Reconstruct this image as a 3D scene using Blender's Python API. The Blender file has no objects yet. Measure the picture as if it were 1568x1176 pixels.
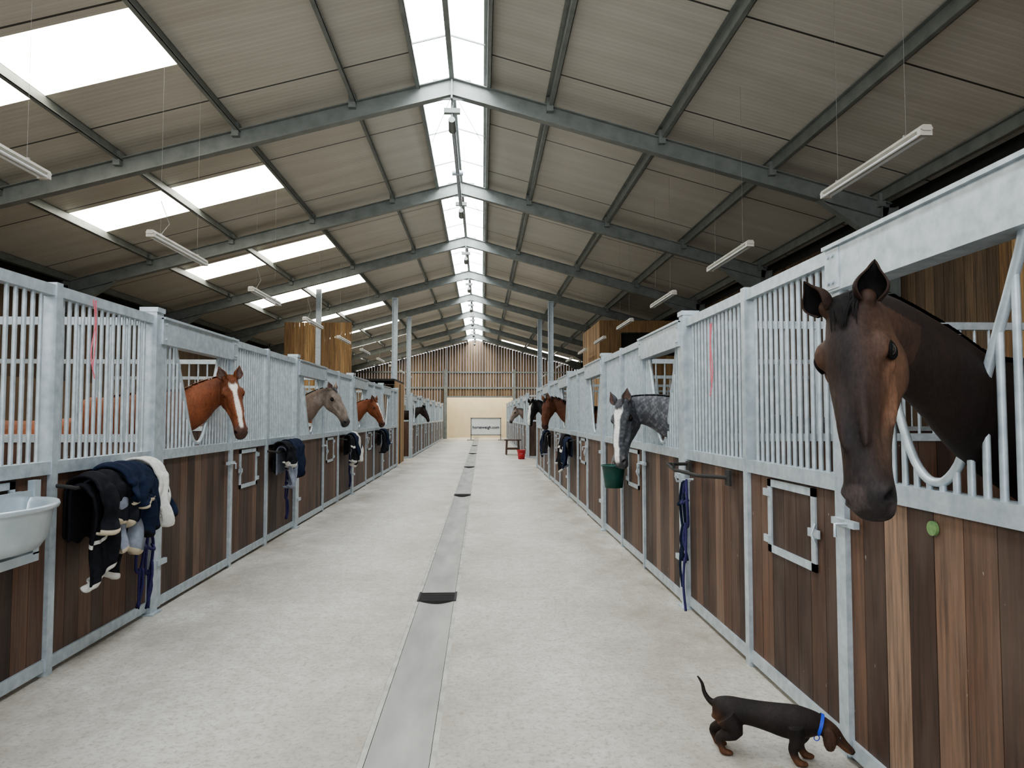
import bpy, math, random, bmesh
import numpy as np
from mathutils import Vector, Matrix
random.seed(7)
V=Vector
pi=math.pi
scene=bpy.context.scene

# ------------------------------------------------------------ materials
def newmat(name):
    m=bpy.data.materials.new(name); m.use_nodes=True
    nt=m.node_tree
    for n in list(nt.nodes): nt.nodes.remove(n)
    out=nt.nodes.new('ShaderNodeOutputMaterial')
    b=nt.nodes.new('ShaderNodeBsdfPrincipled')
    nt.links.new(b.outputs[0],out.inputs[0])
    return m,nt,b
def N(nt,t,**k):
    n=nt.nodes.new(t)
    for a,v in k.items(): setattr(n,a,v)
    return n
def mix(nt,fac,a,b,blend='MIX'):
    n=N(nt,'ShaderNodeMix',data_type='RGBA',blend_type=blend)
    for s,v in ((0,fac),(6,a),(7,b)):
        if hasattr(v,'is_output'): nt.links.new(v,n.inputs[s])
        elif s==0: n.inputs[0].default_value=v
        else: n.inputs[s].default_value=(*v[:3],1)
    return n.outputs[2]
def math_(nt,op,a,b=0,c=0):
    n=N(nt,'ShaderNodeMath',operation=op)
    for i,v in enumerate((a,b,c)):
        if hasattr(v,'is_output'): nt.links.new(v,n.inputs[i])
        else: n.inputs[i].default_value=v
    return n.outputs[0]
def pos(nt,scale=(1,1,1)):
    g=N(nt,'ShaderNodeNewGeometry'); mp=N(nt,'ShaderNodeMapping'); mp.inputs[3].default_value=scale
    nt.links.new(g.outputs['Position'],mp.inputs[0]); return mp.outputs[0]
def noise(nt,vec,scale,detail=4,rough=.55):
    n=N(nt,'ShaderNodeTexNoise'); n.inputs['Scale'].default_value=scale; n.inputs['Detail'].default_value=detail
    n.inputs['Roughness'].default_value=rough
    nt.links.new(vec,n.inputs['Vector']); return n.outputs[0]
def ramp(nt,fac,stops):
    r=N(nt,'ShaderNodeValToRGB'); e=r.color_ramp.elements
    while len(e)<len(stops): e.new(.5)
    for el,(p,c) in zip(e,stops): el.position=p; el.color=(*c,1)
    nt.links.new(fac,r.inputs[0]); return r.outputs[0]
def bump(nt,b,h,strength=.3,dist=.01):
    n=N(nt,'ShaderNodeBump'); n.inputs['Strength'].default_value=strength; n.inputs['Distance'].default_value=dist
    nt.links.new(h,n.inputs['Height']); nt.links.new(n.outputs[0],b.inputs['Normal'])
def simple(name,c1,c2,scale=6,rough=.5,metal=0,bmp=.15,stretch=(1,1,1),dist=.004,spec=.5):
    m,nt,b=newmat(name); p=pos(nt,stretch); n=noise(nt,p,scale)
    col=ramp(nt,n,[(.3,c1),(.7,c2)])
    nt.links.new(col,b.inputs['Base Color']); b.inputs['Roughness'].default_value=rough; b.inputs['Metallic'].default_value=metal
    b.inputs['Specular IOR Level'].default_value=spec
    if bmp: bump(nt,b,noise(nt,p,scale*6),bmp,dist)
    return m
M={}
M['galv']=simple('galvanised_steel',(.37,.42,.455),(.54,.595,.63),16,.40,.3,.06)
M['galvs']=simple('galvanised_sheet',(.42,.48,.52),(.56,.62,.65),5,.35,.35,.02)
M['galvd']=simple('frame_steel',(.20,.215,.20),(.28,.295,.275),5,.5,.25,.05)
M['white']=simple('white_enamel',(.72,.72,.70),(.8,.8,.78),8,.4,0,.03)
M['lampm']=simple('aged_white_enamel',(.50,.47,.40),(.62,.59,.52),8,.45,0,.03)
M['wire']=simple('hanging_wire',(.25,.24,.22),(.33,.32,.3),8,.5,.3,.0)
M['cream']=simple('cream_render',(.66,.59,.46),(.74,.67,.53),2,.8,0,.1)
M['dark']=simple('dark_gap',(.02,.02,.02),(.035,.033,.03),8,.8)
M['navy']=simple('navy_cloth',(.008,.013,.030),(.016,.024,.05),30,.9,0,.5,spec=.15)
M['black']=simple('black_cloth',(.006,.006,.008),(.014,.014,.018),30,.85,0,.4,spec=.2)
M['grey']=simple('grey_cloth',(.18,.195,.235),(.27,.285,.33),25,.9,0,.5,spec=.15)
M['whitec']=simple('white_fleece',(.55,.53,.49),(.7,.68,.63),40,.95,0,.8)
M['tan']=simple('tan_binding',(.45,.38,.28),(.55,.47,.35),30,.9)
M['purple']=simple('navy_rope',(.012,.012,.07),(.03,.022,.12),60,.7,0,.5)
M['pink']=simple('pink_twine',(.6,.12,.16),(.75,.2,.25),60,.7)
M['green']=simple('green_bucket',(.004,.05,.04),(.008,.075,.055),10,.45)
M['red']=simple('red_bin',(.4,.02,.03),(.5,.04,.04),10,.4)
M['blue']=simple('blue_nylon',(.02,.05,.45),(.03,.08,.6),20,.5)
M['drain']=simple('drain_concrete',(.25,.247,.232),(.38,.372,.345),2.2,.75,0,.35,(2,.5,1))
M['drainb']=simple('drain_border',(.30,.29,.265),(.50,.48,.44),8,.8,0,.35)
M['plate']=simple('green_plate',(.10,.2,.08),(.2,.3,.12),40,.5)

def wood(name,stops,gs=1.0,rough=.55,dust=.4):
    m,nt,b=newmat(name)
    at=N(nt,'ShaderNodeAttribute',attribute_name='bcol')
    base=ramp(nt,at.outputs['Fac'],stops)
    off=N(nt,'ShaderNodeVectorMath',operation='MULTIPLY_ADD')
    comb=N(nt,'ShaderNodeCombineXYZ')
    for i in range(3): nt.links.new(at.outputs['Fac'],comb.inputs[i])
    nt.links.new(comb.outputs[0],off.inputs[0]); off.inputs[1].default_value=(13,17,31)
    nt.links.new(pos(nt,(30*gs,30*gs,1.3*gs)),off.inputs[2])
    g=noise(nt,off.outputs[0],1.6,7,.7)
    shade=ramp(nt,g,[(.32,(.42,.39,.37)),(.5,(1,1,1)),(.68,(1.6,1.5,1.4))])
    col=mix(nt,.9,base,shade,'MULTIPLY')
    g2=noise(nt,pos(nt,(3.5,3.5,1.0)),1.5)
    col=mix(nt,ramp(nt,g2,[(.42,(0,0,0)),(.8,(dust,dust,dust))]),col,(.20,.15,.12))
    sp=noise(nt,pos(nt,(9,9,4)),5,2)
    col=mix(nt,ramp(nt,sp,[(.76,(0,0,0)),(.79,(.5,.5,.5))]),col,(.5,.46,.42))
    nt.links.new(col,b.inputs['Base Color']); b.inputs['Roughness'].default_value=rough
    bump(nt,b,g,.4,.003)
    return m
M['wood']=wood('stall_hardwood',[(0,(.028,.016,.012)),(.3,(.048,.025,.017)),(.6,(.080,.040,.025)),(.85,(.125,.066,.041)),(1,(.205,.135,.095))])
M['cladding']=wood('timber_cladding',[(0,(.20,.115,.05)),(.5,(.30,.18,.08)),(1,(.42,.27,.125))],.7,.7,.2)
M['claddark']=wood('timber_cladding_shaded_brown',[(0,(.075,.048,.028)),(.5,(.11,.072,.04)),(1,(.15,.10,.058))],.7,.75,.2)  # darker copy of the cladding, side-wall shade put into the colour
M['endclad']=wood('gable_cladding',[(0,(.12,.08,.05)),(.5,(.17,.115,.07)),(1,(.22,.15,.09))],.7,.7,.2)

m,nt,b=newmat('brushed_concrete'); p=pos(nt)
n1=noise(nt,p,.7,6,.6); n2=noise(nt,p,9,6,.7)
c=ramp(nt,n1,[(.3,(.56,.53,.475)),(.7,(.73,.705,.655))])
c=mix(nt,1,c,ramp(nt,n2,[(.3,(.80,.78,.74)),(.6,(1,1,1))]),'MULTIPLY')
n3=noise(nt,p,34,4,.8); c=mix(nt,1,c,ramp(nt,n3,[(.36,(.66,.64,.60)),(.5,(1,1,1))]),'MULTIPLY')
sep=N(nt,'ShaderNodeSeparateXYZ'); nt.links.new(pos(nt),sep.inputs[0])
dx=math_(nt,'ABSOLUTE',math_(nt,'ADD',sep.outputs[0],.45))
edge=math_(nt,'MAXIMUM',math_(nt,'MULTIPLY',math_(nt,'SUBTRACT',dx,1.0),1.2),0)
dc=math_(nt,'ABSOLUTE',math_(nt,'ADD',sep.outputs[0],.365))
e2=math_(nt,'MAXIMUM',math_(nt,'MULTIPLY',math_(nt,'SUBTRACT',.8,dc),1.1),0)
pat=ramp(nt,noise(nt,pos(nt,(1,.6,1)),1.7,5,.7),[(.36,(.08,.08,.08)),(.66,(1,1,1))])
ef=math_(nt,'MULTIPLY',math_(nt,'MINIMUM',math_(nt,'ADD',edge,e2),.85),pat)
c=mix(nt,ef,c,(.31,.265,.21))
spk=noise(nt,p,6.5,2,.4); c=mix(nt,ramp(nt,spk,[(.77,(0,0,0)),(.79,(.6,.6,.6))]),c,(.2,.17,.14))
nt.links.new(c,b.inputs['Base Color']); b.inputs['Roughness'].default_value=.6
bump(nt,b,noise(nt,pos(nt,(1,1,1)),38,6,.8),.9,.010)
M['floor']=m
m,nt,b=newmat('roof_liner_sheet'); sep=N(nt,'ShaderNodeSeparateXYZ'); nt.links.new(pos(nt),sep.inputs[0])
fr=math_(nt,'FRACT',math_(nt,'DIVIDE',math_(nt,'ADD',sep.outputs[1],20.0),2.25))
line=math_(nt,'LESS_THAN',fr,.014)
n1=noise(nt,pos(nt,(.4,3,.4)),1.2,4)
c=ramp(nt,n1,[(.3,(.545,.51,.44)),(.7,(.635,.60,.53))])
rib=math_(nt,'FRACT',math_(nt,'MULTIPLY',sep.outputs[1],11))
rl=math_(nt,'LESS_THAN',rib,.16)
c=mix(nt,math_(nt,'MULTIPLY',rl,.22),c,(.35,.33,.3))
c=mix(nt,line,c,(.06,.055,.05))
nt.links.new(c,b.inputs['Base Color']); b.inputs['Roughness'].default_value=.42
bump(nt,b,math_(nt,'PINGPONG',rib,.5),.3,.01)
M['roof']=m
def emis(name,col,s,scale=1.5,lo=.75):
    m=bpy.data.materials.new(name); m.use_nodes=True; nt=m.node_tree
    for n in list(nt.nodes): nt.nodes.remove(n)
    out=N(nt,'ShaderNodeOutputMaterial'); e=N(nt,'ShaderNodeEmission')
    n=noise(nt,pos(nt,(1,1,1)),scale)
    cc=ramp(nt,n,[(.35,tuple(lo*x for x in col)),(.65,col)])
    nt.links.new(cc,e.inputs[0]); e.inputs[1].default_value=s; nt.links.new(e.outputs[0],out.inputs[0]); return m
M['sky']=emis('translucent_rooflight',(.90,.96,1.0),17)
M['skyw']=emis('translucent_rooflight_warm',(1.0,.97,.85),12)
M['backglow']=emis('back_room_glow',(1.0,.93,.76),4)  # emission for the glow added over the back room
def coat(name,rough=.66,hs=140):
    m,nt,b=newmat(name); at=N(nt,'ShaderNodeAttribute',attribute_name='Col')
    n=noise(nt,pos(nt,(1,1,.3)),hs,3,.7); n2=noise(nt,pos(nt,(1,1,.6)),22,4,.7)
    c=mix(nt,1,at.outputs['Color'],ramp(nt,n,[(.3,(.66,.66,.66)),(.7,(1.25,1.25,1.25))]),'MULTIPLY')
    c=mix(nt,1,c,ramp(nt,n2,[(.3,(.78,.78,.78)),(.7,(1.2,1.18,1.15))]),'MULTIPLY')
    nt.links.new(c,b.inputs['Base Color']); b.inputs['Roughness'].default_value=rough
    b.inputs['Specular IOR Level'].default_value=.28
    bump(nt,b,n,.35,.002); return m
M['coat']=coat('animal_coat')
m,nt,b=newmat('eye_gloss'); n=noise(nt,pos(nt),30); nt.links.new(ramp(nt,n,[(.3,(.008,.005,.004)),(.7,(.02,.01,.006))]),b.inputs['Base Color'])
b.inputs['Roughness'].default_value=.05; b.inputs['Coat Weight'].default_value=.6; M['eye']=m
M['hairk']=simple('black_hair',(.005,.004,.004),(.012,.010,.009),80,.75,0,.2,(1,1,.2),spec=.15)
M['hairr']=simple('chestnut_hair',(.11,.035,.015),(.20,.07,.03),80,.65,0,.2,(1,1,.2),spec=.2)
M['hairg']=simple('grey_hair',(.03,.03,.033),(.12,.12,.13),80,.7,0,.2,(1,1,.2),spec=.2)
M['earbay']=simple('bay_ear',(.018,.011,.009),(.04,.021,.015),60,.7,spec=.2)
M['earroan']=simple('roan_ear',(.2,.15,.12),(.3,.23,.19),60,.6)
M['earin']=simple('ear_inside',(.10,.06,.05),(.2,.13,.11),60,.8)

# ------------------------------------------------------------ mesh builder
class MB:
    def __init__(s): s.v=[];s.f=[];s.m=[];s.c=[];s.sm=[]
    def add(s,vs,fs,mi=0,c=.5,sm=False):
        o=len(s.v); s.v+=[tuple(p) for p in vs]
        for f in fs: s.f.append([i+o for i in f]); s.m.append(mi); s.c.append(c); s.sm.append(sm)
    def box(s,x0,x1,y0,y1,z0,z1,mi=0,c=.5):
        s.add([(x0,y0,z0),(x1,y0,z0),(x1,y1,z0),(x0,y1,z0),(x0,y0,z1),(x1,y0,z1),(x1,y1,z1),(x0,y1,z1)],
              [(0,3,2,1),(4,5,6,7),(0,1,5,4),(1,2,6,5),(2,3,7,6),(3,0,4,7)],mi,c)
    def beam(s,a,b,w,h,mi=0,up=V((0,0,1)),c=.5,off=0,side=0):
        a=V(a);b=V(b);t=(b-a).normalized(); l=t.cross(up).normalized(); u=l.cross(t)
        a=a+u*off+l*side; b=b+u*off+l*side
        vs=[p+l*sx*w/2+u*sz*h/2 for p in (a,b) for sx,sz in ((-1,-1),(1,-1),(1,1),(-1,1))]
        s.add(vs,[(0,1,2,3),(7,6,5,4),(0,4,5,1),(1,5,6,2),(2,6,7,3),(3,7,4,0)],mi,c)
    def ibeam(s,a,b,w,h,mi=0,up=V((0,0,1))):
        s.beam(a,b,w,.014,mi,up,off=h/2); s.beam(a,b,w,.014,mi,up,off=-h/2); s.beam(a,b,.012,h,mi,up)
    def tube(s,pts,r,n=8,mi=0,c=.5,cap=True):
        pts=[V(p) for p in pts]; K=len(pts); rr=r if isinstance(r,(list,tuple)) else [r]*K
        vs=[];fs=[]; prev=None
        for i,p in enumerate(pts):
            t=(pts[min(i+1,K-1)]-pts[max(i-1,0)]).normalized()
            if prev is None:
                ref=V((0,0,1)) if abs(t.z)<.9 else V((1,0,0)); l=t.cross(ref).normalized()
            else: l=(prev-t*prev.dot(t)).normalized()
            prev=l; u=l.cross(t)
            for k in range(n):
                a=2*pi*k/n; vs.append(p+l*(math.cos(a)*rr[i])+u*(math.sin(a)*rr[i]))
        for i in range(K-1):
            for k in range(n):
                k2=(k+1)%n; fs.append((i*n+k,i*n+k2,(i+1)*n+k2,(i+1)*n+k))
        s.add(vs,fs,mi,c,True)
        if cap: s.add(vs[:n],[tuple(range(n))],mi,c); s.add(vs[-n:],[tuple(range(n))],mi,c)
    def loft(s,rings,mi=0,c=.5,cap=True,sm=True):
        n=len(rings[0]); vs=[p for r in rings for p in r]; fs=[]
        for i in range(len(rings)-1):
            for k in range(n):
                k2=(k+1)%n; fs.append((i*n+k,i*n+k2,(i+1)*n+k2,(i+1)*n+k))
        if cap: fs.append(tuple(range(n))[::-1]); fs.append(tuple((len(rings)-1)*n+k for k in range(n)))
        s.add(vs,fs,mi,c,sm)
    def ell(s,c,ax,r,nu=16,nv=10,mi=0):
        rings=[]
        for j in range(1,nv):
            ph=pi*j/nv-pi/2
            rings.append([c+ax[0]*(r[0]*math.sin(ph))+ax[1]*(r[1]*math.cos(ph)*math.cos(2*pi*k/nu))+ax[2]*(r[2]*math.cos(ph)*math.sin(2*pi*k/nu)) for k in range(nu)])
        s.loft(rings,mi)
    def mesh(s,name,mats):
        me=bpy.data.meshes.new(name); me.from_pydata(s.v,[],s.f)
        for mt in mats: me.materials.append(M[mt])
        me.polygons.foreach_set('material_index',s.m); me.polygons.foreach_set('use_smooth',s.sm)
        a=me.attributes.new('bcol','FLOAT','FACE'); a.data.foreach_set('value',s.c); me.update(); return me
    def obj(s,name,mats,parent=None,bevel=0):
        ob=bpy.data.objects.new(name,s.mesh(name,mats)); scene.collection.objects.link(ob)
        if parent: ob.parent=parent
        return ob
def group(name):
    e=bpy.data.objects.new(name,None); e.empty_display_size=.1; scene.collection.objects.link(e); return e

def cr(P,k=4):
    P=np.array(P,float); out=[]
    n=len(P)
    for i in range(n-1):
        p0=P[max(i-1,0)];p1=P[i];p2=P[i+1];p3=P[min(i+2,n-1)]
        for j in range(k):
            t=j/k; out.append(.5*((2*p1)+(-p0+p2)*t+(2*p0-5*p1+4*p2-p3)*t*t+(-p0+3*p1-3*p2+p3)*t**3))
    out.append(P[-1]); return np.array(out)
def ering(c,a,b,w,h,e=2.2,n=28,wl=None):
    wl=w if wl is None else wl; r=[]
    for i in range(n):
        t=2*pi*i/n; ct=math.cos(t); st=math.sin(t)
        x=math.copysign(abs(ct)**(2/e),ct); y=math.copysign(abs(st)**(2/e),st)
        W=wl+(w-wl)*(st+1)/2
        r.append(c+a*(x*W)+b*(y*h))
    return r
def limb(mb,pts,rs,n=14):
    d=cr([list(p)+[r] for p,r in zip(pts,rs)],4)
    mb.tube([V(q[:3]) for q in d],[max(q[3],.004) for q in d],n)
def remesh(mb,vox,it):
    me=mb.mesh('tmp',[]); ob=bpy.data.objects.new('tmp',me); scene.collection.objects.link(ob)
    m=ob.modifiers.new('r','REMESH'); m.mode='VOXEL'; m.voxel_size=vox; m.use_smooth_shade=True
    s=ob.modifiers.new('s','SMOOTH'); s.iterations=it; s.factor=.5
    bpy.context.view_layer.update()
    dg=bpy.context.evaluated_depsgraph_get(); new=bpy.data.meshes.new_from_object(ob.evaluated_get(dg))
    bpy.data.objects.remove(ob); bpy.data.meshes.remove(me); return new
def nz(P,s,seed):
    r=np.random.RandomState(seed); o=np.zeros(len(P))
    for i in range(9):
        k=r.normal(size=3); k/=np.linalg.norm(k); o+=np.sin(P@k*s*(.6+1.4*r.rand())+r.rand()*6.28)
    return o/3.2
def sst(x,a,b):
    t=np.clip((x-a)/(b-a),0,1); return t*t*(3-2*t)
def lerpc(c,col,f): return c*(1-f[:,None])+np.array(col)[None]*f[:,None]
def finish(me,name,co,col,parent):
    me.vertices.foreach_set('co',co.astype(np.float32).ravel())
    for a in [x.name for x in me.attributes if x.name=='bcol']: me.attributes.remove(me.attributes[a])
    ca=me.attributes.new('Col','FLOAT_COLOR','POINT')
    c4=np.ones((len(co),4),np.float32); c4[:,:3]=np.clip(col,0,1); ca.data.foreach_set('color',c4.ravel())
    me.materials.clear(); me.materials.append(M['coat'])
    me.polygons.foreach_set('use_smooth',[True]*len(me.polygons)); me.update()
    ob=bpy.data.objects.new(name,me); scene.collection.objects.link(ob); ob.parent=parent; return ob

HEAD=[(-.06,.05,-.06,.050,.045),(-.02,.088,-.10,.072,.06),(.04,.106,-.135,.086,.074),(.10,.116,-.17,.098,.082),(.155,.118,-.188,.104,.082),
(.21,.112,-.182,.100,.076),(.27,.102,-.155,.089,.066),(.33,.094,-.120,.079,.056),(.39,.086,-.097,.071,.049),(.45,.078,-.085,.065,.047),
(.505,.070,-.080,.064,.049),(.545,.062,-.083,.068,.052),(.58,.048,-.085,.066,.050),(.605,.026,-.078,.054,.044),(.622,-.006,-.058,.034,.028)]
HX=[h[0] for h in HEAD]; HT=[h[1] for h in HEAD]

def horse(P,n,u,D,S,bd,kind,s=1.0,vox=.012,mane_side=1,hair='hairk',earf=.45,seed=1,hoz=0.0,mane_n=150,splay=.3,earlen=.135):
    P=V(P);n=V(n).normalized();u=V(u);u=(u-n*u.dot(n)).normalized();l=u.cross(n).normalized()
    D=V(D);bd=V(bd).normalized(); up=V((0,0,1)); bl=bd.cross(up).normalized()
    mb=MB()
    H=lambda x,y,z: P+n*(x*s)+l*(y*s)+u*(z*s)
    hd=cr([list(h) for h in HEAD],2)
    mb.loft([ering(H(q[0],0,(q[1]+q[2])/2),l,u,q[3]*s,(q[1]-q[2])/2*s,2.35,32,q[4]*s) for q in hd])
    for sg in (-1,1):
        mb.ell(H(.148,sg*.082,.064),(n,l,u),(.048*s,.026*s,.022*s))
        mb.ell(H(.175,sg*.088,.018),(n,l,u),(.045*s,.016*s,.012*s))
        mb.ell(H(.15,sg*.056,-.085),(n,l,u),(.10*s,.037*s,.084*s))
        mb.ell(H(.27,sg*.070,-.008),(n,l,u),(.11*s,.020*s,.016*s))
        mb.ell(H(.562,sg*.046,.016),(n,l,u),(.036*s,.025*s,.030*s))
        mb.ell(H(.0,sg*.058,.075),(n,l,u),(.03*s,.026*s,.03*s))
        mb.ell(H(.30,sg*.03,.085),(n,l,u),(.16*s,.018*s,.016*s))
    mb.ell(H(.57,0,-.072),(n,l,u),(.042*s,.040*s,.026*s))
    S3=V((S[0],S[1],1.36+hoz))
    A=H(.075,0,-.06); B=H(.0,0,-.115)
    nk=[(A,.105*s,.066*s),(B,.122*s,.074*s),(B.lerp(D,.5)+V((0,0,.02)),.155*s,.085*s),(D,.205*s,.11*s),(D.lerp(S3,.5),.275*s,.155*s),(S3,.33*s,.2*s),(S3+bd*.2,.33*s,.22*s)]
    nd=cr([[*c,h,w] for c,h,w in nk],4); rings=[]; nfr=[]
    for i,q in enumerate(nd):
        a=V(nd[max(i-1,0)][:3]); b2=V(nd[min(i+1,len(nd)-1)][:3]); t=(b2-a).normalized()
        la=t.cross(up).normalized()
        vv=la.cross(t).normalized()
        if vv.z<0: vv=-vv
        c=V(q[:3]); rings.append(ering(c,la,vv,q[4],q[3],2.0,28,q[4]*1.1)); nfr.append((c,la,vv,q[4],q[3],t))
    mb.loft(rings)
    B0=V((S[0],S[1],0))
    body=[(-.2,1.2,.12,.10),(-.1,1.2,.24,.18),(.05,1.24,.35,.24),(.3,1.22,.38,.28),(.7,1.2,.37,.31),(1.1,1.22,.355,.31),(1.4,1.28,.32,.28),(1.62,1.27,.25,.22),(1.74,1.22,.14,.12)]
    mb.loft([ering(B0+bd*q[0]*s+up*q[1]*s,bl,up,q[3]*s,q[2]*s,2.1) for q in cr(body,3)])
    for sg in (-1,1):
        L=lambda d,z,w=.17: B0+bd*d*s+bl*(sg*w*s)+up*z*s
        limb(mb,[L(.12,1.15,.14),L(.06,.92),L(.05,.72),L(.05,.5),L(.06,.3),L(.05,.15),L(.02,.08),L(.0,.0)],[x*s for x in(.13,.10,.062,.052,.034,.043,.036,.06)])
        limb(mb,[L(1.45,1.2,.14),L(1.32,.95),L(1.45,.72),L(1.56,.55),L(1.52,.33),L(1.5,.15),L(1.46,.08),L(1.44,0)],[x*s for x in(.2,.15,.085,.055,.038,.044,.036,.06)])
    limb(mb,[B0+bd*1.7*s+up*1.4*s,B0+bd*1.85*s+up*1.2*s,B0+bd*1.86*s+up*.8*s,B0+bd*1.84*s+up*.5*s],[.04,.06,.07,.02])
    me=remesh(mb,vox,5 if vox>.009 else 7)
    nv=len(me.vertices); co=np.zeros(nv*3,np.float32); me.vertices.foreach_get('co',co); co=co.reshape(-1,3).astype(float)
    R=co-np.array(P); hx=R@np.array(n)/s; hy=R@np.array(l)/s; hz=R@np.array(u)/s
    ay=np.abs(hy); L3=np.array(l)
    nd_=np.exp(-(((hx-.570)/.018)**2+((hz-.020-(hx-.57)*.6)/.012)**2+((ay-.064)/.024)**2))
    co-= L3[None]*(np.sign(hy)*nd_*.022*s)[:,None]
    mz=-.046+.10*(hx-.6)
    mouth=np.exp(-((hz-mz)/.006)**2)*sst(hx,.49,.52)*(hz>-.1)*(hx<.68)
    ctr=np.array(P)[None]+np.outer(hx*s,np.array(n))+np.outer(np.full(nv,-.03*s),np.array(u))
    dirv=ctr-co; dirv/= (np.linalg.norm(dirv,axis=1)[:,None]+1e-6)
    co+=dirv*(mouth*.007*s)[:,None]
    hol=np.exp(-(((hx-.09)/.025)**2+((hz-.075)/.02)**2+((ay-.09)/.03)**2))+.8*np.exp(-(((hx-.225)/.03)**2+((hz-.045)/.018)**2+((ay-.09)/.03)**2))+1.0*np.exp(-(((hx-.38)/.07)**2+((hz-.025)/.022)**2+((ay-.068)/.025)**2))
    co-=L3[None]*(np.sign(hy)*hol*.012*s)[:,None]
    ish=(hx>-.03)&(hz>-.22)&(ay<.15)&(hx<.7); ish=ish.astype(float)
    vein=np.exp(-((np.abs(hz+.03+.12*(hx-.3)+.012*np.sin(hx*40))/.005)**2))*np.exp(-((hx-.36)/.09)**2)*sst(ay,.03,.05)*ish
    co-=dirv*(vein*.0025*s)[:,None]
    Pn=co; n1=nz(Pn,5,seed); n2=nz(Pn,28,seed+5); n3=nz(Pn,70,seed+9)
    low=1-sst(co[:,2],.35,.75)
    muz=sst(hx,.46,.58)*ish
    eyed=np.exp(-(((hx-.165)/.035)**2+((hz-.04)/.028)**2+((ay-.094)/.035)**2))
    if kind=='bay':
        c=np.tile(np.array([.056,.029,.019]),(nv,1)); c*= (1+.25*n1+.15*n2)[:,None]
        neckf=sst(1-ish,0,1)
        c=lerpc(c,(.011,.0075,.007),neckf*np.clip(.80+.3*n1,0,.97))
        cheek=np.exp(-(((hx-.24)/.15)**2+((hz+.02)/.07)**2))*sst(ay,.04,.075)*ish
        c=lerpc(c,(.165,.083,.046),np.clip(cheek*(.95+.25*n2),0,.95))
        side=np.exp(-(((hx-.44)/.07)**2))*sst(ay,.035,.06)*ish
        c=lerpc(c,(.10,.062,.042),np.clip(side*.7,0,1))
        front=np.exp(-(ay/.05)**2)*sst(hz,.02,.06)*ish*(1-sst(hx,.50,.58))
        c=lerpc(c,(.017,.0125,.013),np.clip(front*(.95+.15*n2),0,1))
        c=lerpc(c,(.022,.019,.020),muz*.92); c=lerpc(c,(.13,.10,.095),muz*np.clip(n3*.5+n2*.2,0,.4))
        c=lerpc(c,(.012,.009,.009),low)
    elif kind=='chestnut':
        c=np.tile(np.array([.185,.062,.028]),(nv,1)); c*=(1+.2*n1+.08*n2)[:,None]
        bw=.020+.006*nz(Pn,14,seed+2)+.020*np.exp(-((hx-.11)/.05)**2)
        bl_=sst(bw-ay,-.004,.004)*sst(hz,.03,.05)*ish*sst(hx,.03,.07)*(1-sst(hx,.53,.56))
        c=lerpc(c,(.065,.042,.038),muz*.85); c=lerpc(c,(.72,.68,.62),bl_)
    elif kind=='darkchestnut':
        c=np.tile(np.array([.11,.040,.020]),(nv,1)); c*=(1+.2*n1)[:,None]; c=lerpc(c,(.04,.02,.016),muz*.9)
    elif kind=='roan':
        c=np.tile(np.array([.20,.16,.135]),(nv,1)); c*=(1+.15*n1+.15*n3)[:,None]
        c=lerpc(c,(.13,.085,.065),sst(1-ish,0,1)*.6)
        c=lerpc(c,(.05,.045,.045),muz*.95); c=lerpc(c,(.08,.06,.055),eyed*.8)
    elif kind=='dapple':
        c=np.tile(np.array([.070,.073,.082]),(nv,1))
        n4=nz(Pn,130,seed+19)
        c=lerpc(c,(.24,.24,.26),sst(n3*.35+n4*.6,-.2,1.1)*.65); c=lerpc(c,(.03,.03,.034),sst(n1,.1,1.0)*.6)
        bw=.026+.006*nz(Pn,14,seed+2)+.018*np.exp(-((hx-.11)/.05)**2)
        bl_=sst(bw-ay,-.006,.006)*sst(hz,.03,.05)*ish*sst(hx,.03,.07)
        c=lerpc(c,(.05,.05,.055),muz*.8); c=lerpc(c,(.70,.69,.68),bl_)
        c=lerpc(c,(.35,.3,.3),muz*np.clip(n3*.5,0,.4))
    elif kind=='blackwhite':
        c=np.tile(np.array([.016,.014,.014]),(nv,1))
        c=lerpc(c,(.7,.69,.66),sst(.045-ay,-.005,.005)*sst(hz,.0,.03)*ish*sst(hx,.02,.06))
    else:
        c=np.tile(np.array([.03,.02,.018]),(nv,1))
    c=lerpc(c,(.004,.003,.003),np.clip(nd_*2.0,0,1)); c=lerpc(c,(.010,.008,.008),np.clip(mouth*.8,0,1)); c=lerpc(c,(.01,.008,.008),np.clip(eyed-.45,0,1)*1.3)
    c=lerpc(c,(.02,.016,.014),1-sst(co[:,2],.06,.09))
    g=group('horse')
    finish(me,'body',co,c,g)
    e=MB()
    for sg in (-1,1):
        e.ell(H(.163,sg*.090,.043),(n,l,u),(.023*s,.021*s,.019*s),20,14)
    e.obj('eyes',['eye'],g)
    ld=MB()
    for sg in (-1,1):
        for r0,zz,tb in ((.026,.018,.0055),(.028,.023,.0045)):
            pts=[H(.163+r0*math.cos(a),sg*(.1005-.004*math.cos(a*2)),.044+zz*math.sin(a)) for a in [2*pi*k/20 for k in range(21)]]
            ld.tube(pts,tb*s,8)
    ld.obj('eyelids',['hairk' if kind in('bay','dapple','roan','blackwhite','dark') else 'hairr'],g)
    em=MB()
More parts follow.
